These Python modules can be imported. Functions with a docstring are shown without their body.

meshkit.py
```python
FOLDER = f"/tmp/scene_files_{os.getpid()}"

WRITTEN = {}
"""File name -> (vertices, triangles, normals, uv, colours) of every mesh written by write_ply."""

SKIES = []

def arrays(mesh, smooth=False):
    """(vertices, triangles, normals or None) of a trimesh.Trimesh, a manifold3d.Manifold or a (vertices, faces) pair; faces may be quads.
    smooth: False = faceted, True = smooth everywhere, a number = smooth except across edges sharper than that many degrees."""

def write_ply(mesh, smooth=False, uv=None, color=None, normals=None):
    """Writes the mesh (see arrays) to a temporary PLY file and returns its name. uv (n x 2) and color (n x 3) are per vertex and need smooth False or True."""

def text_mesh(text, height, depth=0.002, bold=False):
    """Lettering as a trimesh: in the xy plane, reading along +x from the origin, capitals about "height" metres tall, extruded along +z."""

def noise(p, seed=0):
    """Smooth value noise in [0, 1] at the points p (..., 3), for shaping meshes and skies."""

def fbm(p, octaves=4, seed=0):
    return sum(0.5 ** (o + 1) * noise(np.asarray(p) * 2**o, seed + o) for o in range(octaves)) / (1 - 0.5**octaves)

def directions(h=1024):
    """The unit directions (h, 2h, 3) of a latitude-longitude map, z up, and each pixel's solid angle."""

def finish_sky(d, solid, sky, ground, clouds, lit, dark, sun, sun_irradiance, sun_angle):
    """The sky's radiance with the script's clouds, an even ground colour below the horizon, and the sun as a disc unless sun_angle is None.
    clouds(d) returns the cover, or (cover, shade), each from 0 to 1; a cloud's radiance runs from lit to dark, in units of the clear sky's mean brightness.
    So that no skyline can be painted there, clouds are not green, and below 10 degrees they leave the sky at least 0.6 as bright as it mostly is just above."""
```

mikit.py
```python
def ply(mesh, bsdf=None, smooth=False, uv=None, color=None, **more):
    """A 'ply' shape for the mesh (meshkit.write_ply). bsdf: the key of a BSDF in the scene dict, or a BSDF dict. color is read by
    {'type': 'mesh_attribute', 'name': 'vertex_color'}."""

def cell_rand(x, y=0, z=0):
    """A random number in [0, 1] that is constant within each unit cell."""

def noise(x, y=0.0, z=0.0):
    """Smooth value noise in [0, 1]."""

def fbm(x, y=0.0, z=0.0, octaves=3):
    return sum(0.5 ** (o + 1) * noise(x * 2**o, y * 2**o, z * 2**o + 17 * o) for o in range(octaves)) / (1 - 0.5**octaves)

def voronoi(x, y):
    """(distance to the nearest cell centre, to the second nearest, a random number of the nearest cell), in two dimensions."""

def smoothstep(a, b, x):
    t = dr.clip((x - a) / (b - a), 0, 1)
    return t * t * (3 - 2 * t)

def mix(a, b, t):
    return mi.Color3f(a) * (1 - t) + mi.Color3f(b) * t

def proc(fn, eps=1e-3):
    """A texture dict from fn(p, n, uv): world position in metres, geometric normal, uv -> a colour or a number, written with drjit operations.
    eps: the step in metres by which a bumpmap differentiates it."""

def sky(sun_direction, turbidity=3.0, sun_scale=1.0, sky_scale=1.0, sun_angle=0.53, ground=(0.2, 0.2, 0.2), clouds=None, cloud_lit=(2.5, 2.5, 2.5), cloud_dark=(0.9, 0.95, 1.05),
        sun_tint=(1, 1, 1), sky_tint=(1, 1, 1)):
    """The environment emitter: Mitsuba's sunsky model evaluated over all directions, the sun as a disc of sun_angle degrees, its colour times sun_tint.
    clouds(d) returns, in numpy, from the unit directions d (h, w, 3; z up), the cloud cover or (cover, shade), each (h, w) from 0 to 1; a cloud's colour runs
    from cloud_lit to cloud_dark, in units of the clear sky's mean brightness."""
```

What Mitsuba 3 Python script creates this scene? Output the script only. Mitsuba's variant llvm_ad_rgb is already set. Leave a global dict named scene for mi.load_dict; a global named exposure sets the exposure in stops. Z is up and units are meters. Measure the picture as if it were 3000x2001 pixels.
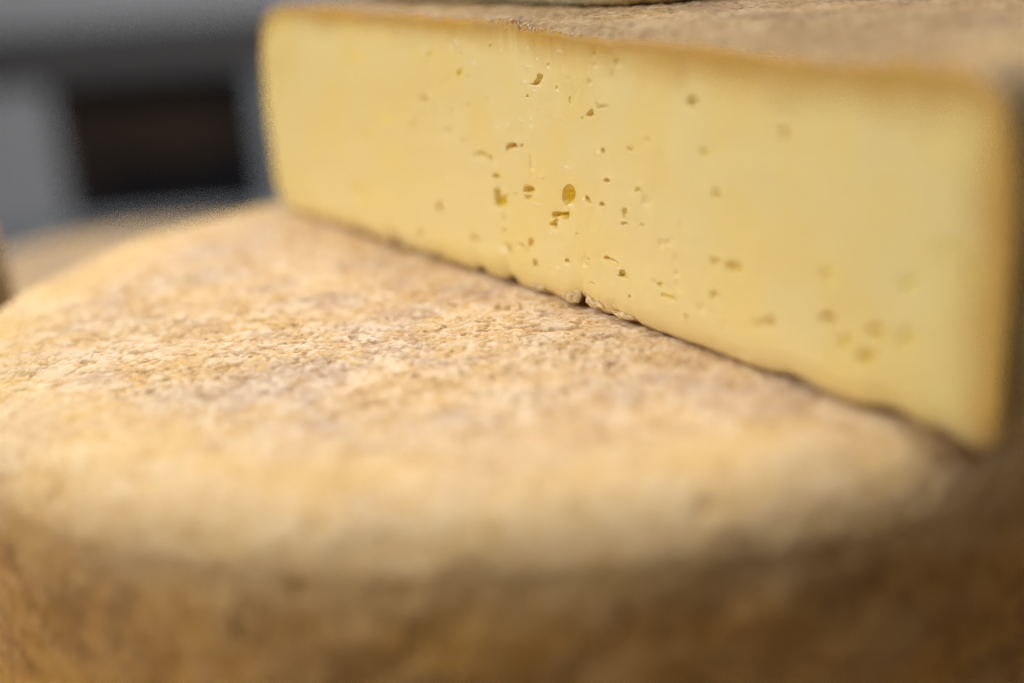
import numpy as np
import trimesh
import mitsuba as mi
import mikit
import meshkit

T = mi.ScalarTransform4f
scene, labels = {}, {}

# ------------------------------------------------------------------ camera, light, exposure
EYE = np.array([-0.00396, -0.36096, 0.10452])
FWD = np.array([0.0, 0.95047, -0.31083])
UPV = np.array([0.07707, 0.30990, 0.94764])
FOCUS = 0.346
scene['camera'] = {'type': 'thinlens', 'fov': 39.6, 'fov_axis': 'x', 'near_clip': 0.01, 'far_clip': 40.0,
                   'aperture_radius': 0.0090, 'focus_distance': FOCUS,
                   'to_world': T().look_at(origin=EYE.tolist(), target=(EYE + FWD).tolist(), up=UPV.tolist())}
exposure = 0.0
LAMP_POS, LAMP_AIM, LAMP_SIZE, LAMP_RAD = np.array([0.06, 0.18, 0.92]), np.array([0.0, 0.0, 0.0]), (0.95, 0.80), (3.5, 3.35, 3.15)
SIDE_POS, SIDE_SIZE, SIDE_RAD = np.array([-0.86, -0.31, 0.68]), (0.62, 0.62), (10.2, 9.7, 9.0)
SIDE_AIM = np.array([0.0, -0.70, 0.0])
FILL_POS, FILL_SIZE, FILL_RAD = np.array([0.9, -1.7, 1.5]), (1.2, 0.6), (3.6, 3.5, 3.3)

# ------------------------------------------------------------------ helpers
PSI = 0.5806
E_DIR = np.array([-np.sin(PSI), np.cos(PSI), 0.0])      # along the cut, towards its far end
B_DIR = np.array([np.cos(PSI), np.sin(PSI), 0.0])       # behind the cut face
MM = 0.001


def fb(p, scale, octaves=3, seed=0):
    return meshkit.fbm(np.asarray(p) / scale, octaves, seed) * 2 - 1


def ss(a, b, x):
    t = np.clip((x - a) / (b - a), 0, 1)
    return t * t * (3 - 2 * t)


def lerp(a, b, t):
    return np.asarray(a) * (1 - t[:, None]) + np.asarray(b) * t[:, None]


def grid_faces(n, m, wrap=False):
    i, j = np.meshgrid(np.arange(n - 1 + wrap), np.arange(m - 1), indexing='ij')
    i2 = (i + 1) % n
    a, b, c, d = i * m + j, i2 * m + j, i2 * m + j + 1, i * m + j + 1
    return np.vstack([np.stack([a, b, c], -1).reshape(-1, 3), np.stack([a, c, d], -1).reshape(-1, 3)])


def add(key, verts, faces, bsdf, color=None, smooth=True, **more):
    mesh = trimesh.Trimesh(np.asarray(verts), np.asarray(faces), process=False)
    scene[key] = mikit.ply(mesh, bsdf, smooth=smooth, color=color, **more)


def add_mesh(key, mesh, bsdf, smooth=30, **more):
    scene[key] = mikit.ply(mesh, bsdf, smooth=smooth, **more)


def tag(key, label=None, category=None, group=None, kind=None):
    labels[key] = {k: v for k, v in dict(label=label, category=category, group=group, kind=kind).items() if v}


def box(size, at, bevel=0.0):
    if bevel <= 0:
        m = trimesh.creation.box(extents=size)
    else:
        s = np.array(size) / 2 - bevel
        pts = np.array([[x, y, z] for x in (-1, 1) for y in (-1, 1) for z in (-1, 1)]) * s
        off = np.vstack([np.eye(3), -np.eye(3), (np.array([[x, y, z] for x in (-1, 1) for y in (-1, 1) for z in (-1, 1)]) / np.sqrt(3))]) * bevel
        m = trimesh.convex.convex_hull((pts[:, None] + off[None]).reshape(-1, 3))
    m.apply_translation(at)
    return m


def plain(color, rough, spec=0.5, metallic=0.0):
    return {'type': 'twosided', 'b': {'type': 'principled', 'base_color': {'type': 'rgb', 'value': list(color)}, 'roughness': rough, 'specular': spec, 'metallic': metallic}}


def vcol(rough, spec, **more):
    return {'type': 'twosided', 'b': {'type': 'principled', 'base_color': {'type': 'mesh_attribute', 'name': 'vertex_color'}, 'roughness': rough, 'specular': spec, **more}}


scene['rind_skin'] = vcol(0.85, 0.25)
scene['paste_skin'] = vcol(0.42, 0.42)
scene['paste_skin']['b']['roughness'] = mikit.proc(lambda p, n, uv: 0.36 + 0.28 * mikit.fbm(p.x * 90, p.y * 90, p.z * 60, 3))
scene['grey_metal'] = plain((0.63, 0.66, 0.73), 0.5, 0.5)
scene['blue_metal'] = plain((0.47, 0.525, 0.60), 0.5, 0.5)
scene['dark_metal'] = plain((0.010, 0.009, 0.009), 0.5, 0.3)
scene['dark_rail'] = plain((0.17, 0.17, 0.18), 0.5, 0.3)
scene['dark_glass'] = plain((0.0, 0.0, 0.0), 0.25, 0.5)
scene['dark_glass']['b']['base_color'] = mikit.proc(lambda p, n, uv: mikit.mix((0.020, 0.020, 0.026), (0.070, 0.052, 0.040), mikit.smoothstep(0.35, 0.75, mikit.fbm(p.x * 9 + 3.0, p.z * 17, 0.0, 2))))
scene['lamp_shell'] = plain((0.55, 0.55, 0.53), 0.5)


def wood(p, n, uv):
    g = mikit.fbm(p.x * 3, p.y * 60, p.z * 60, 4)
    return mikit.mix((0.16, 0.09, 0.045), (0.30, 0.19, 0.10), g)


scene['counter_wood'] = {'type': 'twosided', 'b': {'type': 'principled', 'base_color': mikit.proc(wood), 'roughness': 0.55, 'specular': 0.4}}


# ------------------------------------------------------------------ rind relief and colour, shared by all the cheeses
def sag(u, w):
    """The stack settles a little towards the near end of the cut."""
    s = np.clip(-u / 0.13, 0, 1.3)
    return -0.0030 * s * s * np.exp(-(np.minimum(w, 0) / 0.045) ** 2)


def rind_relief(p, seed, fine=1.0):
    """Displacement in metres along the normal at the points p (metres)."""
    q = p / MM
    h = 0.55 * fb(q, 42, 2, seed) + 0.26 * fb(q, 9, 3, seed + 3)
    patch = ss(-0.4, 0.4, fb(q, 18, 3, seed + 21))
    grain = fb(q, 1.15, 3, seed + 9)
    clod = fb(q, 4.0, 4, seed + 14)
    crust = 0.75 * grain + 0.5 * clod
    h = h + fine * (0.20 + 0.30 * patch) * grain + fine * 0.34 * clod
    crack = np.clip(1 - np.abs(fb(q, 2.3, 3, seed + 17)) / 0.10, 0, 1) * ss(0.35, 0.8, patch)
    h = h - fine * 0.22 * crack
    crust = crust - 0.55 * crack
    pits = ss(0.46, 0.70, fb(q * [1.0, 1.3, 1.0], 5.5, 3, seed + 31))
    h = h - fine * 0.7 * pits
    return h * MM, crust, patch, pits


def rind_colour(p, crust, patch, pits, palette, seed):
    """palette: tan, pale bloom, mauve grey, ochre, dark."""
    q = p / MM
    tan, bloom, mauve, ochre, dark = palette
    c = lerp(np.broadcast_to(tan, p.shape), ochre, 0.6 * ss(-0.15, 0.5, fb(q, 24, 3, seed + 41)))
    c = lerp(c, mauve, 0.72 * ss(-0.02, 0.45, fb(q, 17, 4, seed + 47)))
    c = lerp(c, ochre, 0.45 * ss(0.0, 0.5, fb(q, 3.0, 3, seed + 49)))
    b = ss(-0.25, 0.55, 0.35 * fb(q, 7.0, 2, seed + 51) + 0.55 * fb(q, 1.2, 3, seed + 53) + 0.8 * crust)
    c = lerp(c, bloom, 0.7 * b)
    c = lerp(c, dark, 0.75 * ss(0.08, 0.70, -crust + 0.5 * fb(q, 0.9, 2, seed + 59)))
    return lerp(c, dark, 0.45 * pits)


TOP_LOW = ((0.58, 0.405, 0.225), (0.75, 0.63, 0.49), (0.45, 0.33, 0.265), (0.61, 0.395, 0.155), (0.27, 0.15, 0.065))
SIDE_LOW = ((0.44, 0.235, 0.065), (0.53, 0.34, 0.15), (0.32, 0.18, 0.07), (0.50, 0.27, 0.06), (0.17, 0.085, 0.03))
SIDE_HALF = ((0.66, 0.46, 0.20), (0.72, 0.55, 0.30), (0.50, 0.34, 0.16), (0.66, 0.46, 0.20), (0.30, 0.18, 0.07))
RIM_LOW = ((0.66, 0.465, 0.22), (0.75, 0.60, 0.39), (0.58, 0.425, 0.26), (0.68, 0.455, 0.18), (0.44, 0.26, 0.09))
TOP_HALF = ((0.30, 0.20, 0.105), (0.45, 0.34, 0.21), (0.23, 0.15, 0.095), (0.33, 0.21, 0.09), (0.11, 0.065, 0.03))


def profile(pts, steps):
    """Smooth closed outline (r, z) from the top centre to the bottom centre, resampled at the given fractions of each span."""
    pts = np.array(pts, float)
    d = np.r_[0, np.cumsum(np.linalg.norm(np.diff(pts, axis=0), axis=1))]
    from scipy.interpolate import PchipInterpolator
    s = np.concatenate([np.linspace(d[a], d[b], n, endpoint=False) for a, b, n in steps] + [[d[-1]]])
    r, z = PchipInterpolator(d, pts[:, 0])(s), PchipInterpolator(d, pts[:, 1])(s)
    r = np.maximum(r, 1e-5)
    t = np.stack([np.gradient(r, s), np.gradient(z, s)], 1)
    t /= np.linalg.norm(t, axis=1, keepdims=True)
    return r, z, -t[:, 1], t[:, 0]


def arc(cr, cz, a, b, rr, rz, n=7):
    t = np.radians(np.linspace(a, b, n))
    return [(cr + rr * np.cos(x), cz + rz * np.sin(x)) for x in t]


EYES = [  # openings in the cut face: (depth, outline as u, v pairs), all in mm on the face
 (1.6, [-14.8, 56.6, -14.2, 55.9, -13.4, 55.7, -12.9, 55.8, -12.8, 56.3, -12.8, 56.8, -13.3, 57.4, -13.9, 57.6, -14.4, 57.5, -15.1, 57.4]),
 (1.6, [-14.4, 56.2, -14.1, 55.8, -13.5, 55.3, -12.5, 54.8, -11.4, 54.5, -10.8, 54.6, -11.2, 55.0, -11.8, 55.5, -12.9, 56.0, -13.6, 56.0]),
 (0.8, [-11.6, 54.9, -11.3, 54.7, -10.8, 54.5, -10.0, 54.5, -9.2, 54.4, -8.8, 54.4, -9.3, 54.6, -9.8, 54.8, -10.7, 54.9, -11.1, 54.9]),
 (2.2, [40.2, 47.1, 41.1, 46.6, 41.7, 46.1, 42.7, 46.0, 43.3, 46.4, 43.6, 46.9, 43.5, 47.5, 42.4, 47.8, 41.5, 47.8, 40.5, 47.7]),
 (1.3, [48.5, 39.2, 48.6, 38.8, 49.5, 38.5, 50.3, 38.4, 51.1, 38.5, 51.1, 39.0, 50.8, 39.4, 50.1, 39.6, 49.4, 39.6, 48.4, 39.7]),
 (1.0, [-4.5, 38.7, -4.2, 38.3, -3.9, 38.2, -3.5, 38.1, -3.6, 38.5, -3.7, 38.9, -4.2, 39.2, -4.5, 39.3, -4.9, 39.4, -4.9, 39.1]),
 (2.0, [7.6, 25.7, 7.6, 24.9, 8.2, 24.4, 9.0, 23.9, 9.8, 24.3, 10.7, 24.6, 10.7, 25.4, 10.0, 25.9, 9.2, 26.4, 8.4, 26.0]),
 (1.3, [7.4, 29.2, 7.6, 28.8, 8.7, 28.6, 9.7, 28.5, 10.4, 28.7, 10.8, 29.1, 10.2, 29.6, 9.1, 29.9, 8.0, 29.9, 7.6, 29.6]),
 (1.2, [-31.3, 29.1, -31.8, 28.5, -31.6, 28.1, -31.2, 27.8, -30.6, 28.0, -29.9, 28.4, -29.8, 29.0, -29.7, 29.4, -30.2, 29.4, -30.7, 29.4]),
 (1.0, [-32.6, 27.8, -32.3, 27.6, -31.6, 27.6, -31.1, 27.8, -30.6, 28.1, -30.9, 28.3, -31.1, 28.5, -31.7, 28.4, -32.2, 28.3, -32.4, 28.0]),
 (1.3, [-37.2, 28.6, -36.9, 28.1, -36.3, 27.9, -35.7, 27.7, -35.4, 28.0, -35.2, 28.3, -35.3, 28.7, -35.9, 28.9, -36.5, 29.2, -36.8, 28.9]),
 (0.9, [-0.8, 25.4, -0.3, 25.3, 0.2, 25.3, 0.8, 25.3, 1.3, 25.4, 1.7, 25.6, 1.3, 25.8, 0.5, 25.8, -0.2, 25.8, -0.8, 25.6]),
 (2.2, [36.5, 17.0, 37.5, 16.2, 38.4, 15.5, 39.7, 15.5, 40.8, 15.7, 41.2, 16.3, 40.5, 17.0, 39.4, 17.7, 38.0, 17.9, 37.5, 17.3]),
 (1.0, [-38.2, 41.4, -38.0, 41.0, -37.6, 40.8, -37.2, 40.8, -37.0, 41.0, -36.9, 41.4, -37.1, 41.9, -37.6, 42.2, -38.1, 42.1, -38.3, 41.8]),
 (1.0, [-39.6, 34.6, -39.4, 34.2, -38.9, 33.9, -38.1, 33.7, -37.7, 34.0, -37.4, 34.3, -37.8, 34.7, -38.2, 35.0, -38.9, 35.0, -39.6, 35.0]),
 (0.7, [-49.2, 43.1, -48.9, 42.8, -48.1, 42.6, -47.4, 42.7, -46.7, 42.9, -46.9, 43.3, -47.2, 43.5, -47.8, 43.8, -48.6, 43.7, -49.3, 43.5]),
 (0.8, [-51.0, 33.9, -50.9, 33.5, -50.3, 33.4, -49.6, 33.4, -49.1, 33.6, -49.1, 33.9, -49.5, 34.3, -50.1, 34.5, -50.8, 34.5, -51.1, 34.2]),
 (0.8, [-41.0, 52.2, -40.6, 52.0, -39.1, 51.7, -37.4, 51.3, -36.1, 51.2, -35.3, 51.3, -36.5, 51.6, -37.6, 51.9, -39.1, 52.1, -40.0, 52.2]),
 (0.5, [-30.8, 48.5, -30.9, 48.4, -30.7, 48.3, -30.3, 48.1, -29.9, 48.0, -29.8, 48.1, -29.9, 48.2, -30.1, 48.4, -30.4, 48.6, -30.8, 48.6]),
 (0.7, [-8.7, 51.6, -8.5, 51.3, -8.1, 51.2, -7.8, 51.1, -7.5, 51.3, -7.7, 51.6, -7.9, 52.0, -8.2, 52.1, -8.5, 52.0, -8.7, 51.9]),
 (0.9, [6.5, 63.2, 6.5, 63.1, 6.8, 63.0, 7.0, 63.0, 7.1, 63.1, 7.1, 63.2, 7.1, 63.3, 6.9, 63.5, 6.7, 63.5, 6.4, 63.4]),
 (0.5, [34.6, 59.4, 35.4, 59.0, 36.0, 58.6, 37.2, 58.4, 37.6, 58.9, 38.3, 59.2, 37.6, 59.6, 36.9, 60.1, 35.9, 60.0, 35.0, 59.8]),
 (0.6, [20.9, 55.2, 21.5, 54.7, 22.2, 54.1, 23.1, 54.1, 23.5, 54.6, 23.6, 55.2, 23.4, 55.9, 22.4, 56.1, 21.4, 56.3, 21.1, 55.8]),
 (0.5, [-55.9, 46.1, -55.6, 45.9, -54.8, 45.8, -53.9, 45.7, -53.3, 45.8, -53.2, 46.0, -53.2, 46.2, -54.0, 46.4, -54.9, 46.4, -55.5, 46.3]),
 (1.0, [-45.6, 28.0, -45.1, 27.4, -44.8, 26.8, -44.3, 26.4, -44.1, 27.2, -43.9, 27.8, -44.0, 28.6, -44.6, 28.8, -44.9, 28.9, -45.5, 28.9]),
 (0.9, [-45.8, 25.4, -45.4, 25.1, -44.8, 24.9, -44.1, 24.8, -43.2, 24.7, -42.9, 24.9, -43.6, 25.2, -44.1, 25.4, -44.8, 25.5, -45.5, 25.5]),
 (0.7, [6.0, 19.0, 6.2, 18.6, 6.6, 18.4, 7.0, 18.3, 7.3, 18.4, 7.4, 18.8, 7.3, 19.1, 6.9, 19.4, 6.5, 19.4, 6.2, 19.2]),
 (0.7, [6.0, 15.1, 6.0, 14.7, 6.4, 14.3, 7.0, 14.3, 7.4, 14.5, 7.5, 14.8, 7.3, 15.3, 6.8, 15.6, 6.3, 15.6, 6.0, 15.4]),
 (1.4, [48.6, 7.6, 49.6, 7.0, 50.8, 6.4, 51.9, 6.6, 53.3, 6.6, 53.1, 7.3, 52.4, 7.9, 51.2, 8.5, 50.1, 8.3, 49.0, 8.1]),
 (1.5, [20.4, 10.4, 20.8, 10.1, 21.8, 9.7, 22.9, 9.8, 23.9, 9.9, 23.5, 10.4, 23.6, 10.8, 22.3, 11.1, 21.0, 11.0, 20.6, 10.7]),
 (0.9, [17.9, 10.3, 18.6, 10.1, 19.3, 9.9, 20.2, 9.9, 20.9, 9.9, 21.1, 10.1, 20.7, 10.3, 20.1, 10.6, 19.0, 10.6, 18.0, 10.6]),
 (1.4, [-6.2, 13.8, -6.0, 13.1, -5.4, 12.7, -4.6, 12.1, -4.0, 12.6, -4.3, 13.5, -4.2, 14.3, -5.0, 14.6, -5.7, 14.8, -6.4, 14.6]),
 (1.2, [-4.0, 11.1, -4.0, 10.8, -2.4, 11.3, -1.0, 11.8, -0.0, 12.3, -0.1, 12.6, -0.4, 12.8, -1.8, 12.5, -3.2, 11.8, -3.8, 11.4]),
 (1.3, [-21.7, 12.0, -21.7, 11.7, -21.3, 11.4, -20.9, 11.1, -20.4, 11.2, -20.1, 11.3, -20.0, 11.6, -20.4, 11.9, -20.7, 12.2, -21.2, 12.1]),
 (1.2, [-41.2, 15.1, -41.2, 14.9, -39.7, 14.9, -38.2, 15.0, -36.8, 15.1, -36.0, 15.4, -36.8, 15.5, -38.3, 15.5, -39.9, 15.4, -41.2, 15.2]),
 (1.5, [-38.1, 15.2, -37.5, 14.9, -37.0, 14.6, -36.4, 14.7, -36.0, 14.9, -36.0, 15.3, -36.6, 15.6, -37.1, 15.8, -37.9, 15.9, -38.0, 15.5]),
 (0.6, [-30.1, 13.7, -29.9, 13.5, -29.5, 13.4, -29.0, 13.3, -28.8, 13.5, -28.6, 13.6, -28.8, 13.7, -29.3, 13.8, -29.8, 13.9, -30.2, 13.9]),
 (0.8, [-31.8, 7.6, -31.2, 7.5, -30.6, 7.5, -30.0, 7.6, -29.5, 7.7, -29.5, 7.9, -29.6, 8.0, -30.3, 8.1, -31.1, 8.0, -31.5, 7.8]),
 (0.6, [-14.1, 7.9, -14.0, 7.8, -13.6, 7.7, -13.2, 7.8, -12.9, 7.8, -12.7, 7.9, -12.9, 8.0, -13.3, 8.1, -13.7, 8.0, -14.0, 8.0]),
 (0.5, [-17.0, 7.1, -16.9, 7.0, -16.6, 6.9, -16.2, 6.9, -15.9, 6.9, -15.9, 7.0, -15.9, 7.0, -16.3, 7.1, -16.7, 7.2, -16.9, 7.2]),
 (0.6, [0.5, 3.5, 0.6, 3.3, 1.0, 3.2, 1.6, 3.1, 2.0, 3.1, 2.4, 3.1, 2.2, 3.3, 1.5, 3.4, 0.9, 3.6, 0.6, 3.5]),
 (1.0, [-57.4, 12.7, -57.0, 12.3, -56.3, 12.1, -55.7, 12.2, -55.1, 12.4, -55.0, 12.8, -55.7, 13.1, -56.3, 13.3, -57.0, 13.4, -57.3, 13.0]),
 (1.0, [-62.1, 10.4, -61.3, 10.0, -59.7, 9.8, -58.2, 9.9, -56.7, 10.1, -56.8, 10.5, -57.4, 10.8, -58.8, 10.9, -60.0, 10.9, -61.5, 10.8]),
 (0.8, [-45.3, 7.5, -45.4, 7.2, -45.0, 7.0, -44.7, 7.0, -44.4, 7.0, -44.4, 7.3, -44.6, 7.5, -44.8, 7.7, -45.1, 7.8, -45.3, 7.7]),
 (2.6, [-70.6, 56.1, -70.4, 55.5, -69.6, 55.2, -68.8, 55.3, -68.4, 55.7, -68.2, 56.2, -68.4, 56.9, -69.4, 57.0, -70.3, 57.3, -70.8, 56.8]),
 (0.9, [-74.5, 45.4, -74.0, 45.0, -73.1, 44.8, -72.4, 45.0, -71.6, 45.3, -71.4, 45.9, -72.1, 46.3, -73.1, 46.4, -73.9, 46.3, -74.7, 46.0]),
 (1.3, [-98.4, 53.1, -98.1, 52.7, -97.4, 52.2, -96.5, 52.4, -95.9, 52.9, -96.0, 53.5, -96.7, 53.8, -97.4, 54.2, -98.2, 54.1, -98.5, 53.5]),
 (0.9, [-77.4, 37.3, -77.4, 36.4, -76.7, 36.2, -76.3, 36.1, -76.0, 36.4, -75.6, 37.1, -75.8, 38.0, -76.4, 38.2, -76.9, 38.7, -77.2, 38.0]),
 (2.4, [-83.7, 21.7, -83.1, 21.1, -81.5, 21.2, -80.1, 21.2, -78.7, 21.6, -79.1, 22.2, -79.5, 22.8, -81.1, 22.9, -82.7, 22.9, -83.4, 22.3]),
 (1.2, [-77.0, 22.2, -76.1, 21.8, -75.5, 21.6, -74.7, 21.6, -74.0, 21.8, -73.9, 22.2, -74.4, 22.6, -75.1, 22.9, -76.1, 22.9, -76.7, 22.6]),
 (1.3, [-75.8, 14.6, -75.8, 14.0, -75.1, 13.4, -74.3, 13.4, -73.7, 13.6, -73.7, 14.1, -73.6, 14.8, -74.4, 15.1, -75.1, 15.2, -75.9, 15.2]),
 (1.6, [-93.4, 12.6, -92.9, 12.1, -92.2, 11.7, -91.2, 11.6, -90.4, 11.8, -90.4, 12.3, -90.7, 12.9, -91.7, 13.1, -92.8, 13.5, -93.3, 13.0]),
 (0.8, [-89.8, 11.7, -89.6, 11.3, -88.9, 11.0, -88.1, 10.5, -87.4, 10.6, -87.3, 10.8, -87.3, 11.2, -87.9, 11.6, -88.8, 11.8, -89.3, 11.8]),
 (2.8, [-110.3, 17.8, -109.5, 17.1, -109.0, 16.3, -108.0, 16.3, -107.2, 16.5, -106.8, 17.1, -107.4, 17.7, -108.0, 18.4, -108.9, 18.6, -109.7, 18.3]),
 (1.8, [-122.5, 17.5, -122.0, 16.9, -121.1, 16.4, -119.8, 16.5, -119.1, 17.1, -119.2, 17.7, -119.6, 18.4, -120.7, 18.9, -122.2, 18.9, -123.1, 18.2]),
 (2.2, [-120.3, 12.3, -120.2, 11.6, -119.2, 10.9, -117.7, 10.3, -116.6, 10.7, -116.0, 11.3, -116.5, 12.3, -118.0, 12.8, -119.4, 13.6, -120.4, 13.1]),
 (0.9, [-114.4, 13.6, -113.9, 12.9, -113.4, 12.1, -112.3, 11.9, -111.8, 12.4, -111.4, 13.0, -111.9, 13.6, -112.4, 14.4, -113.3, 14.6, -113.9, 14.1]),
 (1.0, [-129.8, 18.7, -129.1, 17.8, -128.2, 17.1, -127.3, 17.2, -127.3, 18.2, -127.3, 18.9, -127.7, 20.0, -128.5, 20.0, -129.2, 20.0, -130.0, 19.8]),
 (1.0, [-110.6, 26.4, -109.6, 25.9, -108.6, 25.6, -107.7, 25.8, -107.0, 26.2, -107.0, 26.8, -107.2, 27.4, -108.4, 27.7, -109.4, 27.4, -110.5, 27.1]),
 (0.8, [-130.5, 30.4, -130.5, 29.8, -129.8, 28.8, -128.5, 28.2, -127.2, 27.5, -126.7, 27.9, -126.6, 28.5, -127.6, 29.3, -128.6, 30.1, -129.7, 30.5]),
 (0.9, [-65.7, 7.4, -65.7, 7.0, -65.6, 6.6, -65.3, 6.4, -64.9, 6.6, -64.7, 6.9, -64.5, 7.3, -64.5, 7.7, -65.0, 7.7, -65.4, 7.7]),
 (1.0, [-141.1, 38.8, -140.5, 38.2, -139.3, 37.8, -138.1, 37.4, -137.3, 37.7, -136.9, 38.2, -137.0, 38.7, -138.1, 39.2, -139.4, 39.5, -140.8, 39.5]),
 (0.7, [-143.7, 34.9, -143.9, 34.2, -143.2, 33.8, -142.5, 33.5, -142.0, 34.0, -141.7, 34.6, -141.8, 35.4, -142.4, 35.9, -143.1, 35.7, -143.8, 35.7]),
 (1.0, [75.2, 34.6, 74.8, 34.1, 76.2, 33.6, 77.4, 33.2, 78.5, 33.2, 79.6, 33.4, 79.1, 34.1, 78.3, 34.7, 76.9, 34.9, 75.6, 35.0]),
 (0.6, [73.8, 40.1, 74.6, 39.7, 75.8, 39.4, 77.2, 39.2, 78.5, 39.3, 78.3, 39.7, 77.7, 40.1, 76.8, 40.4, 75.6, 40.4, 74.6, 40.4]),
 (0.6, [62.5, 38.8, 63.6, 38.3, 65.4, 38.3, 66.7, 38.4, 67.8, 38.7, 68.4, 39.4, 67.0, 39.8, 65.4, 40.0, 64.0, 39.8, 62.8, 39.4]),
 (0.5, [77.3, 56.8, 78.1, 56.2, 79.2, 55.7, 80.8, 55.6, 81.6, 56.0, 82.1, 56.5, 81.2, 57.0, 80.2, 57.4, 79.0, 57.3, 78.1, 57.1]),
 (0.6, [22.8, 37.2, 22.9, 37.0, 23.5, 36.9, 24.1, 37.0, 24.6, 37.1, 24.4, 37.4, 24.1, 37.6, 23.6, 37.7, 22.9, 37.7, 22.6, 37.5]),
 (1.5, [87.0, 16.3, 87.7, 15.6, 88.8, 15.1, 90.5, 14.5, 92.1, 14.8, 91.6, 15.7, 91.6, 16.5, 89.8, 16.8, 88.0, 17.4, 86.7, 17.1]),
 (1.5, [-2.0, 38.2, -1.5, 37.9, -0.2, 37.7, 1.3, 37.4, 2.1, 37.7, 2.4, 38.0, 2.3, 38.3, 0.9, 38.6, -0.6, 38.7, -1.7, 38.6]),
 (1.7, [12.3, 34.4, 12.9, 34.1, 13.9, 33.8, 15.9, 33.9, 17.3, 34.2, 17.6, 34.5, 16.5, 34.7, 15.1, 34.9, 13.4, 34.9, 12.7, 34.6]),
 (1.3, [9.9, 33.9, 10.1, 33.7, 10.8, 33.6, 11.8, 33.7, 12.2, 33.9, 12.2, 34.2, 12.0, 34.4, 11.1, 34.4, 10.3, 34.3, 9.7, 34.1]),
 (0.7, [17.0, 33.9, 17.2, 33.8, 17.9, 33.7, 18.8, 33.5, 19.4, 33.6, 19.8, 33.7, 19.3, 33.9, 18.6, 34.0, 17.6, 34.1, 17.0, 34.0]),
 (1.0, [-7.6, 8.1, -7.6, 7.6, -6.9, 7.4, -6.3, 7.2, -5.8, 7.4, -5.7, 7.8, -5.8, 8.3, -6.4, 8.7, -7.2, 8.9, -7.8, 8.6]),
 (1.2, [-43.3, 12.9, -43.1, 12.3, -42.4, 12.1, -41.9, 12.0, -41.6, 12.3, -41.3, 12.6, -41.6, 13.0, -42.0, 13.3, -42.5, 13.5, -43.0, 13.3]),
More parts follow.
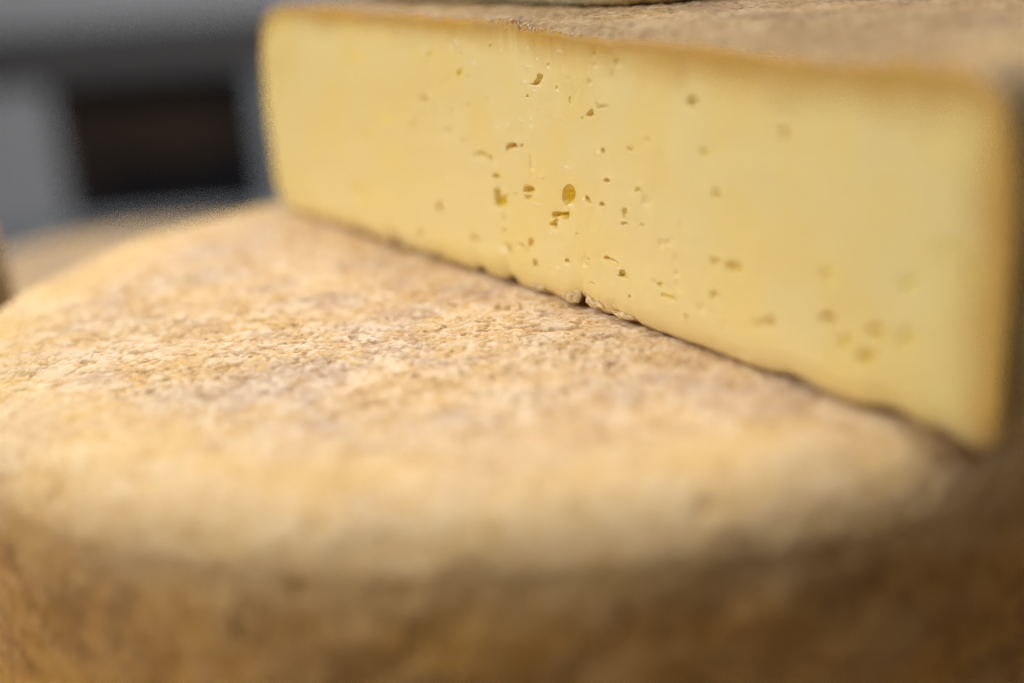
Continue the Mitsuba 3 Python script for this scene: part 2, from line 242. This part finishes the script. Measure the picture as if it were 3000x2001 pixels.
 (1.0, [-44.9, 12.0, -44.3, 11.7, -43.5, 11.4, -42.5, 11.5, -41.5, 11.5, -41.2, 11.7, -42.1, 12.0, -42.7, 12.2, -43.7, 12.4, -44.2, 12.2]),
 (1.6, [4.1, 10.8, 3.7, 10.0, 3.8, 9.5, 4.3, 9.4, 4.9, 9.6, 5.6, 10.2, 5.9, 11.0, 5.6, 11.4, 5.3, 11.7, 4.7, 11.2]),
 (0.9, [4.7, 11.2, 5.5, 11.1, 6.1, 11.0, 7.0, 11.0, 7.4, 11.2, 7.6, 11.4, 7.2, 11.5, 6.5, 11.6, 5.7, 11.6, 4.9, 11.5]),
 (0.4, [-25.8, 19.5, -25.7, 19.3, -25.5, 19.2, -25.2, 19.1, -25.0, 19.2, -25.0, 19.4, -25.0, 19.5, -25.3, 19.7, -25.5, 19.7, -25.8, 19.7]),
 (0.5, [-51.4, 26.1, -51.3, 25.8, -51.0, 25.5, -50.5, 25.5, -50.1, 25.6, -49.9, 25.8, -50.2, 26.1, -50.6, 26.3, -51.1, 26.5, -51.3, 26.3]),
 (3.2, [-20.9, 29.9, -22.6, 31.0, -24.1, 31.4, -25.1, 30.9, -25.6, 29.7, -25.2, 28.3, -24.6, 27.2, -23.0, 26.6, -21.3, 26.0, -20.4, 26.9, -20.3, 28.3]),
 (3.0, [8.3, 23.7, 7.2, 24.0, 6.0, 24.5, 4.7, 24.8, 4.1, 24.6, 4.8, 23.7, 4.6, 22.8, 5.3, 21.6, 6.9, 20.9, 9.1, 20.8, 10.4, 21.4, 10.1, 22.6, 10.5, 24.6, 9.4, 25.7, 8.0, 25.1]),
 (2.0, [-3.3, 27.5, -4.3, 28.4, -5.9, 28.8, -7.3, 28.6, -8.6, 28.0, -7.5, 27.5, -6.8, 27.0, -5.1, 26.6, -3.3, 26.6]),
 (1.5, [-3.5, 25.8, -5.2, 26.0, -6.8, 26.4, -6.2, 25.4, -5.4, 24.7, -4.2, 25.2]),
 (2.0, [-15.8, 23.2, -17.9, 23.6, -19.9, 23.9, -21.8, 24.3, -22.7, 24.7, -22.7, 23.7, -22.0, 22.4, -20.3, 21.9, -19.4, 22.4, -17.8, 22.3, -16.0, 21.6, -15.3, 22.2]),
 (1.8, [-14.0, 19.9, -15.6, 20.8, -16.8, 21.7, -18.0, 21.9, -17.5, 21.0, -17.4, 19.9, -16.5, 19.0, -15.6, 19.3]),
 (1.9, [3.4, 36.9, 2.7, 38.3, 0.8, 38.9, -1.2, 39.0, -2.6, 38.2, -1.1, 37.8, 0.8, 37.8, 2.3, 37.2, 3.0, 36.4]),
 (1.2, [-5.1, 8.6, -6.5, 9.1, -7.3, 9.4, -7.9, 8.2, -8.0, 7.4, -6.7, 7.8]),
 (1.3, [-32.5, 49.7, -34.2, 50.9, -34.8, 49.9, -33.6, 49.0, -32.0, 49.1]),
 (1.4, [-40.6, 11.7, -42.2, 12.5, -43.2, 13.7, -43.9, 13.0, -44.2, 11.5, -42.4, 11.7]),
]
SPECKS = [(32.0, 25.8, 1.44, 0.59), (-23.0, 35.5, 1.26, 0.51), (17.1, 32.4, 4.68, 0.28), (-23.7, 26.2, 1.41, 0.61), (-13.5, 61.1, 0.57, 0.58), (-9.2, 59.1, 1.32, 0.34), (-9.8, 63.7, 0.58, 0.33), (2.0, 62.5, 0.46, 0.34), (-11.7, 49.3, 0.73, 0.17), (-9.1, 46.0, 0.74, 0.35), (-4.3, 45.2, 1.06, 0.44), (-9.2, 44.3, 0.89, 0.69), (1.7, 43.6, 1.09, 0.53), (6.4, 42.4, 1.91, 0.27), (-13.7, 54.3, 0.72, 0.34), (-7.4, 55.1, 0.89, 0.43), (-11.6, 53.3, 1.02, 0.25), (-23.0, 63.6, 1.23, 0.24), (-11.7, 31.7, 0.59, 0.26), (-9.4, 34.5, 0.45, 0.35), (-8.6, 24.3, 1.82, 0.27), (7.9, 9.2, 2.31, 0.96), (-0.2, 11.2, 0.80, 0.47), (-20.7, 10.6, 1.16, 0.27), (-16.8, 9.2, 0.89, 0.37), (-16.9, 3.6, 0.45, 0.55), (-4.6, 3.2, 0.63, 0.38), (-18.5, 20.9, 0.87, 0.44), (-16.6, 18.4, 1.17, 0.45), (8.7, 31.9, 0.81, 0.55), (-37.5, 3.1, 0.54, 0.71), (-35.7, 40.9, 0.79, 0.33), (-29.0, 28.5, 0.69, 0.51), (22.3, 63.4, 0.84, 1.25), (25.1, 61.9, 0.85, 1.08), (14.8, 58.5, 0.98, 0.89), (-14.5, 17.7, 0.59, 0.27), (-41.6, 13.7, 0.79, 0.43), (-18.5, 47.8, 0.71, 0.25), (-15.3, 45.4, 0.58, 0.26), (-27.2, 38.3, 0.55, 0.25)]  # pale torn flakes: u, v, half sizes in mm

# ------------------------------------------------------------------ counter
add_mesh('counter', box((1.10, 0.62, 0.04), (-0.05, 0.02, -0.125), 0.004), 'counter_wood')
tag('counter', 'brown wooden counter top under the stacked cheeses', 'counter')


# ------------------------------------------------------------------ the whole wheel underneath
def wheel(key, centre, R, thick, theta, steps, top, rim, side, seed, sagging=True, fine=1.0, z0=0.0, sh=0.011):
    pts = [(0, 0), (R * 0.5, 0), (R - sh - 0.004, -0.0004)] + arc(R - sh - 0.001, -sh, 88, 12, sh, sh - 0.0006) + \
          [(R, -thick * 0.42), (R, -thick * 0.62)] + arc(R - sh - 0.001, -thick + sh, -12, -88, sh, sh) + [(R * 0.6, -thick), (0, -thick)]
    n = len(pts) - 1
    r, z, nr, nz = profile(pts, [(0, 2, steps[0]), (2, 9, steps[1]), (9, n - 2, steps[2]), (n - 2, n, steps[3])])
    th = np.asarray(theta)
    ct, st = np.cos(th)[:, None], np.sin(th)[:, None]
    P = np.stack([r * ct, r * st, z + 0 * ct], -1).reshape(-1, 3)
    N = np.stack([nr * ct, nr * st, nz + 0 * ct], -1).reshape(-1, 3)
    h, crust, patch, pits = rind_relief(P, seed, fine)
    rr = np.hypot(P[:, 0], P[:, 1]) / R
    edge = ss(0.72, 0.90, rr + 0.03 * fb(P / MM, 20, 2, seed + 71))
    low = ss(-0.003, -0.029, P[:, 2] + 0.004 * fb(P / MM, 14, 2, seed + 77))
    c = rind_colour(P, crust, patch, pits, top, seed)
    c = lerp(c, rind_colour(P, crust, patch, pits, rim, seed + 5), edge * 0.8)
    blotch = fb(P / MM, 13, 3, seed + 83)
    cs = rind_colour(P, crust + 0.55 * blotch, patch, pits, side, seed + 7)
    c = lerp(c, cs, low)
    P = P + N * (h - np.where(low > 0, 0.0, 0.0003))[:, None] + N * (0.0016 * blotch * low)[:, None]
    P = P + np.r_[centre, z0]
    if sagging:
        P[:, 2] += sag(P @ E_DIR, P @ B_DIR)
    add(key, P, grid_faces(len(th), len(r), wrap=True), 'rind_skin', color=np.clip(c, 0.005, 0.95))


def sector(a0, a1, dense, coarse):
    a0, a1 = np.radians(a0), np.radians(a1)
    return np.r_[np.linspace(a0, a1, dense, endpoint=False), np.linspace(a1, a0 + 2 * np.pi, coarse, endpoint=False)]


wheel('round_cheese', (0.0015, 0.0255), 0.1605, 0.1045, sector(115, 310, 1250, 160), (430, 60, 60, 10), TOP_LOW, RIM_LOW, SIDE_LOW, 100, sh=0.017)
tag('round_cheese', 'whole round cheese with rough tan rind lying under the cut half wheel', 'cheese')

# ------------------------------------------------------------------ the half wheel on top of it
H_HALF = 0.0698
U0 = 0.0002
LIFT = 0.0006
hp = [(0, H_HALF), (0.07, H_HALF), (0.125, H_HALF - 0.0002), (0.134, H_HALF - 0.0012), (0.1395, H_HALF - 0.0040), (0.1430, H_HALF - 0.0085), (0.1460, H_HALF * 0.74),
      (0.1495, H_HALF * 0.45), (0.1502, H_HALF * 0.22), (0.1494, 0.0070), (0.1478, 0.0030), (0.1440, 0.0008), (0.138, 0.0), (0.07, 0.0), (0, 0)]
NOTCH = [(69.2, 2.2, 2.6), (21.9, 2.6, 1.7), (6.9, 2.8, 1.9), (46, 2.2, 0.9), (-10.2, 3.0, 0.6), (-25.0, 4.4, 2.4), (-38.0, 2.4, 1.3), (-97.0, 7, 1.2), (-124.7, 8, 2.0), (-137, 5, 1.5), (92, 9, 0.8)]


def half_relief(p):
    """p in the half wheel's own frame: u along the cut, w behind it, z up (metres)."""
    h, crust, patch, pits = rind_relief(p, 300, 1.25)
    low = ss(0.006, 0.0015, p[:, 2])
    u = p[:, 0] / MM
    n = 0.10 * np.clip(fb(np.stack([u, 0 * u, 0 * u], 1), 6, 3, 333), 0, 1)
    for at, width, deep in NOTCH:
        x = (u - at) / width
        n = n + deep * np.exp(-np.abs(x * np.where(x > 0, 1.0, 1.25)) ** 2.4)
    h = np.where(low > 0, h * (1 - 0.6 * low), h) - low * n * MM * np.exp(-(p[:, 1] / 0.011) ** 2)
    # ragged lip where the knife broke the top crust
    lip = ss(H_HALF - 0.003, H_HALF - 0.0005, p[:, 2]) * np.exp(-(p[:, 1] / 0.0024) ** 2)
    rag = fb(np.stack([u, 0 * u, 0 * u], 1), 2.2, 3, 337)
    h = h + lip * ((0.25 + 0.35 * np.exp(-((u + 14) / 22) ** 2)) * rag + 0.35 * fb(np.stack([u, 0 * u, 0 * u], 1), 14, 2, 339) - 0.15 - 1.3 * ss(-3, -12, u) * (1 - 0.7 * ss(-112, -130, u))) * MM
    return h, crust, patch, pits


def half_world(q):
    q = q.copy()
    q[:, 2] += LIFT + sag(q[:, 0], q[:, 1])
    return q[:, :1] * E_DIR + q[:, 1:2] * B_DIR + q[:, 2:] * np.array([0, 0, 1.0])


def face_depth(um, vm, dt, db, ds):
    """Unevenness of the cut, in mm behind its plane; dt, db, ds: mm to the top, bottom and side edges."""
    p2 = np.stack([um, vm, 0 * um], 1)
    w = 0.45 * fb(p2, 38, 2, 401) + 0.16 * fb(p2, 9, 3, 405)
    w += 2.3 * np.clip(1 - db / 8.0, 0, 1) ** 2.4 + 0.6 * np.clip(1 - dt / 2.2, 0, 1) ** 2 + 0.9 * np.clip(1 - ds / 5.0, 0, 1) ** 2
    return w, p2


def cut_outline(q, m):
    """Outline of the cut: top and bottom height for every u."""
    global TOP_LINE, BOT_LINE
    A, B = q[:m], q[-m:]
    left, right = A[:, [0, 2]], B[:, [0, 2]]
    ia, ib = left[:, 0].argmax(), right[:, 0].argmin()
    top = np.vstack([right[:ib + 1][::-1], left[1:ia + 1]])
    bot = np.vstack([right[ib:], left[ia:-1][::-1]])
    top[:, 0], bot[:, 0] = np.maximum.accumulate(top[:, 0]), np.maximum.accumulate(bot[:, 0])
    TOP_LINE, BOT_LINE = top, bot


def half_rind():
    n = len(hp) - 1
    r, z, nr, nz = profile(hp, [(0, 2, 420), (2, 6, 50), (6, 11, 70), (11, n, 160)])
    phi = np.linspace(0, np.pi, 480)
    cp, sp = np.cos(phi)[:, None], np.sin(phi)[:, None]
    sp[0] = sp[-1] = 0
    q = np.stack([r * cp + U0, r * sp, z + 0 * cp], -1).reshape(-1, 3)
    N = np.stack([nr * cp, nr * sp, nz + 0 * cp], -1).reshape(-1, 3)
    near = ((1 - cp) / 2) ** 3 * (np.clip((z - 0.3 * H_HALF) / (0.7 * H_HALF), 0, 1) ** 1.4 * 0.0085 + 0.0006) * ss(0.08, 0.13, r)
    q[:, 0] += (near * cp).ravel()
    q[:, 1] += (near * sp).ravel()
    q[:, 2] += 0.0024 * ss(-0.095, -0.142, q[:, 0]) * np.clip(q[:, 2] / H_HALF, 0, 1)
    h, crust, patch, pits = half_relief(q)
    side = ss(H_HALF - 0.002, H_HALF - 0.012, q[:, 2] + 0.003 * fb(q / MM, 12, 2, 371))
    c = rind_colour(q, crust, patch, pits, TOP_HALF, 300)
    edge = ss(0.80, 0.92, np.hypot(q[:, 0], q[:, 1]) / 0.15)
    c = lerp(c, rind_colour(q, crust, patch, pits, RIM_LOW, 305) * 0.72, edge * 0.45)
    c = lerp(c, rind_colour(q, crust, patch, pits, SIDE_HALF, 307), side)
    specks = ss(0.60, 0.66, fb(q / MM, 3.0, 2, 391))
    c = lerp(c, (0.05, 0.045, 0.04), 0.9 * specks)
    q = q + N * h[:, None]
    cut_outline(q, len(r))
    k = np.nonzero(q[:, 1] < 0.02)[0]
    u, v = q[k, 0], q[k, 2]
    edges = np.interp(u, TOP_LINE[:, 0], TOP_LINE[:, 1]) - v, v - np.interp(u, BOT_LINE[:, 0], BOT_LINE[:, 1]), np.minimum(TOP_LINE[-1, 0] - u, u - TOP_LINE[0, 0])
    q[k, 1] += face_depth(u / MM, v / MM, *[np.maximum(x, 0) / MM for x in edges])[0] * MM * np.exp(-q[k, 1] / 0.006)
    add('half_cheese__rind', half_world(q), grid_faces(len(phi), len(r)), 'rind_skin', color=np.clip(c, 0.005, 0.95))


half_rind()


def outline_distance(x, y, poly):
    """Signed distance (negative inside) from the points to a closed outline."""
    a, b = poly, np.roll(poly, -1, axis=0)
    d2, inside = np.full(x.shape, 1e9), np.zeros(x.shape, bool)
    for (ax, ay), (bx, by) in zip(a, b):
        ex, ey = bx - ax, by - ay
        t = np.clip(((x - ax) * ex + (y - ay) * ey) / (ex * ex + ey * ey + 1e-12), 0, 1)
        d2 = np.minimum(d2, (x - ax - t * ex) ** 2 + (y - ay - t * ey) ** 2)
        cross = (ay > y) != (by > y)
        inside ^= cross & (x < ex * (y - ay) / (ey if abs(ey) > 1e-12 else 1e-12) + ax)
    return np.where(inside, -1, 1) * np.sqrt(d2)


def cut_face():
    lo, hi = BOT_LINE[0, 0], BOT_LINE[-1, 0]
    cols = np.unique(np.round(np.r_[lo, np.arange(lo, -0.066, 0.0005), np.arange(-0.066, 0.040, 0.00019), np.arange(0.040, hi, 0.0005), hi], 7))
    nv = 350
    zt, zb = np.interp(cols, TOP_LINE[:, 0], TOP_LINE[:, 1]), np.interp(cols, BOT_LINE[:, 0], BOT_LINE[:, 1])
    zt = np.maximum(zt, zb + 1e-5) + 0.00012
    # height: denser rows near both edges
    f = np.linspace(0, 1, nv)
    U = np.repeat(cols[:, None], nv, 1)
    V = zb[:, None] + (zt - zb)[:, None] * f
    u, v = U.ravel(), V.ravel()
    um, vm = u / MM, v / MM
    p2 = np.stack([um, vm, 0 * um], 1)
    dt, db = (zt[:, None] - V).ravel() / MM, (V - zb[:, None]).ravel() / MM
    ds = np.minimum(hi - u, u - lo) / MM
    rind_d = np.minimum(np.minimum(dt, db * 1.6), ds * 1.1)
    w, p2 = face_depth(um, vm, dt, db, ds)
    inner = ss(0.0, 1.2, rind_d)
    w += inner * (0.05 * fb(p2, 2.2, 3, 409) + 0.02 * fb(p2, 0.7, 2, 411))
    w += 0.035 * fb(p2 * [1.0, 0.16, 1], 1.8, 3, 415) * ss(26, 6, dt) * inner      # faint drag marks of the knife below the crust
    jx, jy = um + 0.22 * fb(p2, 1.3, 3, 421), vm + 0.22 * fb(p2, 1.3, 3, 427)
    glow = np.zeros_like(um)
    for deep, flat in EYES:
        poly = np.array(flat).reshape(-1, 2)
        a, b = poly.min(0) - 1.6, poly.max(0) + 1.6
        k = np.nonzero((um > a[0]) & (um < b[0]) & (vm > a[1]) & (vm < b[1]))[0]
        d = -outline_distance(jx[k], jy[k], poly)
        half = max(0.35, 0.5 * d.max())
        hole = (deep * 1.0 + 0.2) * np.sqrt(np.clip(d / half, 0, 1)) * (1 + 0.35 * fb(p2[k], 1.0, 2, 431))
        lip = -0.05 * np.exp(-((d + 0.25) / 0.28) ** 2) * (0.4 + fb(p2[k], 1.6, 2, 437))
        w[k] += hole + np.where(d < 0, lip, 0)
        glow[k] = np.maximum(glow[k], ss(-0.05, 0.5, d))
    tiny = ss(0.47, 0.66, fb(p2, 2.6, 2, 441)) * ss(0.0, 0.4, fb(p2, 20, 2, 443))
    w += 0.45 * tiny * inner
    pale = np.zeros_like(um)
    for su, sv, a, b in SPECKS:
        k = np.nonzero((np.abs(um - su) < 2 * a + 0.6) & (np.abs(vm - sv) < 2 * b + 0.6))[0]
        g = np.exp(-(((jx[k] - su) / a) ** 2 + ((jy[k] - sv) / b) ** 2))
        w[k] -= 0.12 * g * (1 + 0.8 * fb(p2[k], 0.6, 2, 447)) * (1 - glow[k])
        pale[k] = np.maximum(pale[k], ss(0.25, 0.7, g * (1 + 0.5 * fb(p2[k], 0.8, 2, 449))))
    EYE_GLOW = glow
    # colour of the paste: ripening zone under the rind, thin brown rind at the very edge
    base, warm, ripe, brown = (0.82, 0.68, 0.315), (0.82, 0.66, 0.265), (0.50, 0.275, 0.04), (0.46, 0.29, 0.13)
    c = lerp(np.broadcast_to(base, (len(um), 3)), warm, ss(-0.3, 0.5, fb(p2, 14, 3, 451)))
    near = -um / 150.0                                                               # the near end ripened deeper
    zone = 7.0 + 6.0 * np.clip(near, 0, 1) + 2.5 * fb(p2, 16, 3, 457)
    zt_d = np.minimum(dt, ds * np.where(um < 0, 1.05, 3.0)) + 0.8 * fb(p2, 5, 3, 459)
    c = lerp(c, ripe, 0.95 * ss(1.35, 0.0, zt_d / zone) ** 1.2)
    c = lerp(c, (0.48, 0.31, 0.13), 0.75 * ss(3.2, 0.4, dt + 1.2 * fb(p2, 3.5, 3, 463)) * ss(-0.3, 0.4, fb(p2 * [1, 0.3, 1], 12, 3, 467)))
    c = lerp(c, (0.66, 0.53, 0.27), 0.5 * np.clip(1 - db / 5.0, 0, 1) ** 1.4)  # contact shade along the bottom of the cut put into the paste colour
    skin = 0.6 + 0.5 * fb(p2, 4, 3, 461) + 0.5 * ss(1.5, 0.0, db)
    c = lerp(c, brown, 0.85 * ss(1.6, 0.6, rind_d / skin / 1.2))
    c = lerp(c, (0.86, 0.71, 0.10), 0.95 * EYE_GLOW)                                      # yellow lining of the eyes, with translucent glow put into the colour
    c = lerp(c, (0.93, 0.86, 0.66), 0.5 * pale)
    q = np.stack([u, w * MM, v], 1)
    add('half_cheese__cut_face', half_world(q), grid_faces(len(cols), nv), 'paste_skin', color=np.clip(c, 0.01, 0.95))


cut_face()


def lump(size, at, seed, rough=0.35, sub=3):
    m = trimesh.creation.icosphere(subdivisions=sub)
    v = np.array(m.vertices)
    v = v * (1 + rough * fb(v * 1.0 + seed * 7.3, 0.8, 4, seed) + 0.5 * rough * fb(v + seed * 3.1, 0.25, 2, seed + 1))[:, None]
    return v * np.array(size) + np.array(at), np.array(m.faces)


def lumps(key, items, colours, bsdf, sub=3, rough=0.35, seed=0):
    V, F, C, n = [], [], [], 0
    for i, (size, at) in enumerate(items):
        v, f = lump(np.array(size) * MM, np.array(at) * MM, seed + i, rough, sub)
        V.append(v); F.append(f + n); n += len(v)
        t = ss(-0.4, 0.5, fb(v / MM, 1.2, 3, seed + 900))
        C.append(lerp(np.broadcast_to(colours[0], v.shape), colours[1], t))
    add(key, half_world(np.vstack(V)), np.vstack(F), bsdf, color=np.vstack(C))


# folds of bottom rind pushed out under the cut (u, w, z in mm)
FOLDS = [('rind_fold', [((3.8, 1.2, 1.3), (-20.4, 0.9, 1.9)), ((1.8, 1.0, 1.2), (-22.6, 0.8, 2.9))]),
         ('rind_fold_001', [((2.3, 1.0, 1.5), (-29.0, 0.8, 2.7)), ((1.5, 0.8, 1.0), (-32.0, 1.0, 2.6))]),
         ('rind_fold_002', [((3.6, 0.9, 0.8), (-41.0, 1.0, 1.6))]),
         ('rind_fold_003', [((3.0, 0.8, 0.8), (-6.0, 0.9, 1.9))])]
for i, (k, items) in enumerate(FOLDS):
    lumps('half_cheese__' + k, items, ((0.50, 0.35, 0.17), (0.74, 0.60, 0.36)), 'rind_skin', 5, 0.42, 20 + 9 * i)
rng = np.random.default_rng(11)
items = []
for i in range(300):
    u = rng.normal(-14, 18)
    z = np.interp(u * MM, TOP_LINE[:, 0], TOP_LINE[:, 1]) / MM
    s = rng.uniform(0.08, 0.24)
    items.append(((s * rng.uniform(0.8, 1.6), s, s * rng.uniform(0.6, 1.0)), (u, rng.uniform(-0.15, 0.9), z - rng.exponential(0.35) + 0.15)))
lumps('half_cheese__rind_crumbs', items, ((0.56, 0.40, 0.19), (0.78, 0.64, 0.42)), 'rind_skin', 2, 0.7, 60)
labels['half_cheese__rind_crumbs'] = {'label': 'ragged crumbs of crust along the top edge of the cut', 'kind': 'stuff'}
labels['half_cheese__cut_face'] = {'label': 'smooth pale yellow cut face dotted with small holes'}
labels['half_cheese__rind_fold'] = {'label': 'curled fold of brown rind at the bottom edge of the cut'}
tag('half_cheese', 'cut half of a cheese with pale yellow holed face, lying on the whole wheel', 'half cheese')


# ------------------------------------------------------------------ piece of cheese lying on the half wheel, only its lower edge in the picture
def top_piece():
    a0, a1, b0, b1, h, e = -20.5, 130.0, 25.0, 105.0, 34.0, 7.0
    cu, cw, su, sw = (a0 + a1) / 2, (b0 + b1) / 2, (a1 - a0) / 2, (b1 - b0) / 2
    th = np.r_[np.linspace(np.radians(170), np.radians(325), 700, endpoint=False), np.linspace(np.radians(325), np.radians(530), 120, endpoint=False)]
    k = 5.0
    ru = np.sign(np.cos(th)) * np.abs(np.cos(th)) ** (2 / k)
    rw = np.sign(np.sin(th)) * np.abs(np.sin(th)) ** (2 / k)
    pts = [(0, h), (0.6, h)] + [(1 - 0.06 + 0.06 * np.cos(t), h - e + e * np.sin(t)) for t in np.radians(np.linspace(85, 5, 6))] + \
          [(1.0, h * 0.5), (1.0, 4.0)] + [(1 - 0.03 + 0.03 * np.cos(t), 2.5 + 2.5 * np.sin(t)) for t in np.radians(np.linspace(-5, -85, 6))] + [(0.6, 0), (0, 0)]
    pts = np.array(pts)
    i = np.concatenate([np.linspace(j, j + 1, n, endpoint=False) for j, n in enumerate([5, 12, 3, 3, 3, 3, 3, 20, 60, 8, 6, 6, 6, 6, 6, 20, 4])] + [[len(pts) - 1]])
    i = i[i <= len(pts) - 1]
    r, z = np.interp(i, np.arange(len(pts)), pts[:, 0]), np.interp(i, np.arange(len(pts)), pts[:, 1])
    q = np.stack([cu + su * r * ru[:, None], cw + sw * r * rw[:, None], z + 0 * ru[:, None]], -1).reshape(-1, 3)
    d = np.stack([(q[:, 0] - cu) / su, (q[:, 1] - cw) / sw, (q[:, 2] - h / 2) / (h / 2)], 1)
    d /= np.linalg.norm(d, axis=1, keepdims=True) + 1e-9
    crust = fb(q, 2.2, 4, 601)
    q = q + d * (0.35 * crust + 0.5 * fb(q, 12, 3, 603))[:, None]
    blotch = ss(-0.3, 0.5, fb(q, 9, 3, 607))
    c = lerp(np.broadcast_to((0.34, 0.30, 0.18), q.shape), (0.50, 0.45, 0.30), ss(-0.2, 0.5, crust))
    c = lerp(c, (0.46, 0.29, 0.08), 0.7 * ss(14, -6, q[:, 0] + 6 * fb(q, 8, 2, 609)) * (0.5 + 0.5 * blotch))
    # it leans on the bumps of the crust below: a little higher at the far end
    t = q.copy()
    t[:, 2] += H_HALF / MM + 0.5 + 0.012 * np.clip(t[:, 0] - 10, 0, None)
    t[:, 1] -= 0.05 * (t[:, 0] - 20)
    add('cheese_block__rind', half_world(t * MM), grid_faces(len(th), len(r), wrap=True), 'rind_skin', color=np.clip(c, 0.01, 0.95))


top_piece()
tag('cheese_block', 'grey rinded block of cheese lying on top of the cut half wheel', 'cheese block')

# ------------------------------------------------------------------ wheels behind, out of focus
coarse = np.linspace(0, 2 * np.pi, 260, endpoint=False)
PALE = tuple(tuple(np.array(c) * 0.85) for c in TOP_LOW)
DIM = tuple(tuple(np.array(c) * 0.8) for c in TOP_LOW)
wheel('round_cheese_001', (-0.180, 0.300), 0.110, 0.0445, coarse, (60, 24, 30, 6), PALE, PALE, TOP_HALF, 700, False, 0.8, -0.060)
tag('round_cheese_001', 'smaller tan cheese wheel in the blurred background behind the whole wheel', 'cheese')
wheel('round_cheese_002', (-0.245, 0.105), 0.070, 0.1125, coarse, (60, 24, 30, 6), DIM, DIM, TOP_HALF, 750, False, 0.8, 0.008)
tag('round_cheese_002', 'blurred brown cheese at the left edge of the picture, left of the wheels', 'cheese')

# ------------------------------------------------------------------ grey cabinet far behind
CX0, CX1, CY = -0.95, 0.55, 1.10
O0, O1, Z0, Z1 = -0.453, -0.246, -0.206, -0.062
add_mesh('metal_cabinet__left_panel', box((O0 - CX0, 0.02, Z1 - Z0), ((O0 + CX0) / 2, CY, (Z0 + Z1) / 2), 0.002), 'grey_metal')
add_mesh('metal_cabinet__right_panel', box((CX1 - O1, 0.02, Z1 - Z0), ((O1 + CX1) / 2, CY, (Z0 + Z1) / 2), 0.002), 'blue_metal')
add_mesh('metal_cabinet__lower_panel', box((CX1 - CX0, 0.022, 0.80), ((CX0 + CX1) / 2, CY, Z0 - 0.401), 0.002), 'blue_metal')
add_mesh('metal_cabinet__upper_rail', box((CX1 - CX0, 0.03, 0.050), ((CX0 + CX1) / 2, CY - 0.002, Z1 + 0.0255), 0.003), 'dark_rail')
add_mesh('metal_cabinet__top_panel', box((CX1 - CX0, 0.05, 0.30), ((CX0 + CX1) / 2, CY - 0.006, Z1 + 0.202), 0.004), 'grey_metal')
add_mesh('metal_cabinet__window', box((O1 - O0 + 0.01, 0.004, Z1 - Z0 + 0.01), ((O0 + O1) / 2, CY + 0.008, (Z0 + Z1) / 2)), 'dark_glass')
tag('metal_cabinet', 'blurred grey metal cabinet with a dark square window in the background', 'cabinet')

# ------------------------------------------------------------------ lamps and an added fill panel
def lamp(key, pos, aim, size, rad, label):
    d = np.array(aim) - np.array(pos)
    to = T().look_at(origin=list(map(float, pos)), target=list(map(float, np.array(pos) + d)), up=[0.0, 1.0, 0.02])
    scene[key + '__diffuser'] = {'type': 'rectangle', 'to_world': to @ T().scale([size[0] / 2, size[1] / 2, 1]), 'emitter': {'type': 'area', 'radiance': {'type': 'rgb', 'value': list(rad)}}}
    shell = box((size[0] + 0.04, size[1] + 0.04, 0.05), (0, 0, -0.03), 0.008)
    shell.apply_transform(np.array(to.matrix, float).reshape(4, 4))
    add_mesh(key + '__housing', shell, 'lamp_shell')
    tag(key, label, 'lamp')


lamp('hanging_lamp', LAMP_POS, LAMP_AIM, LAMP_SIZE, LAMP_RAD, 'flat hanging lamp straight above the cheeses')
lamp('side_lamp', SIDE_POS, SIDE_AIM, SIDE_SIZE, SIDE_RAD, 'square lamp panel standing to the left in front of the counter')
lamp('added_fill_panel', FILL_POS, (0.0, 0.0, 0.0), FILL_SIZE, FILL_RAD, 'added wide fill panel, unseen, in front of the counter on the right')  # unseen fill added to brighten the front side and the near rind strip
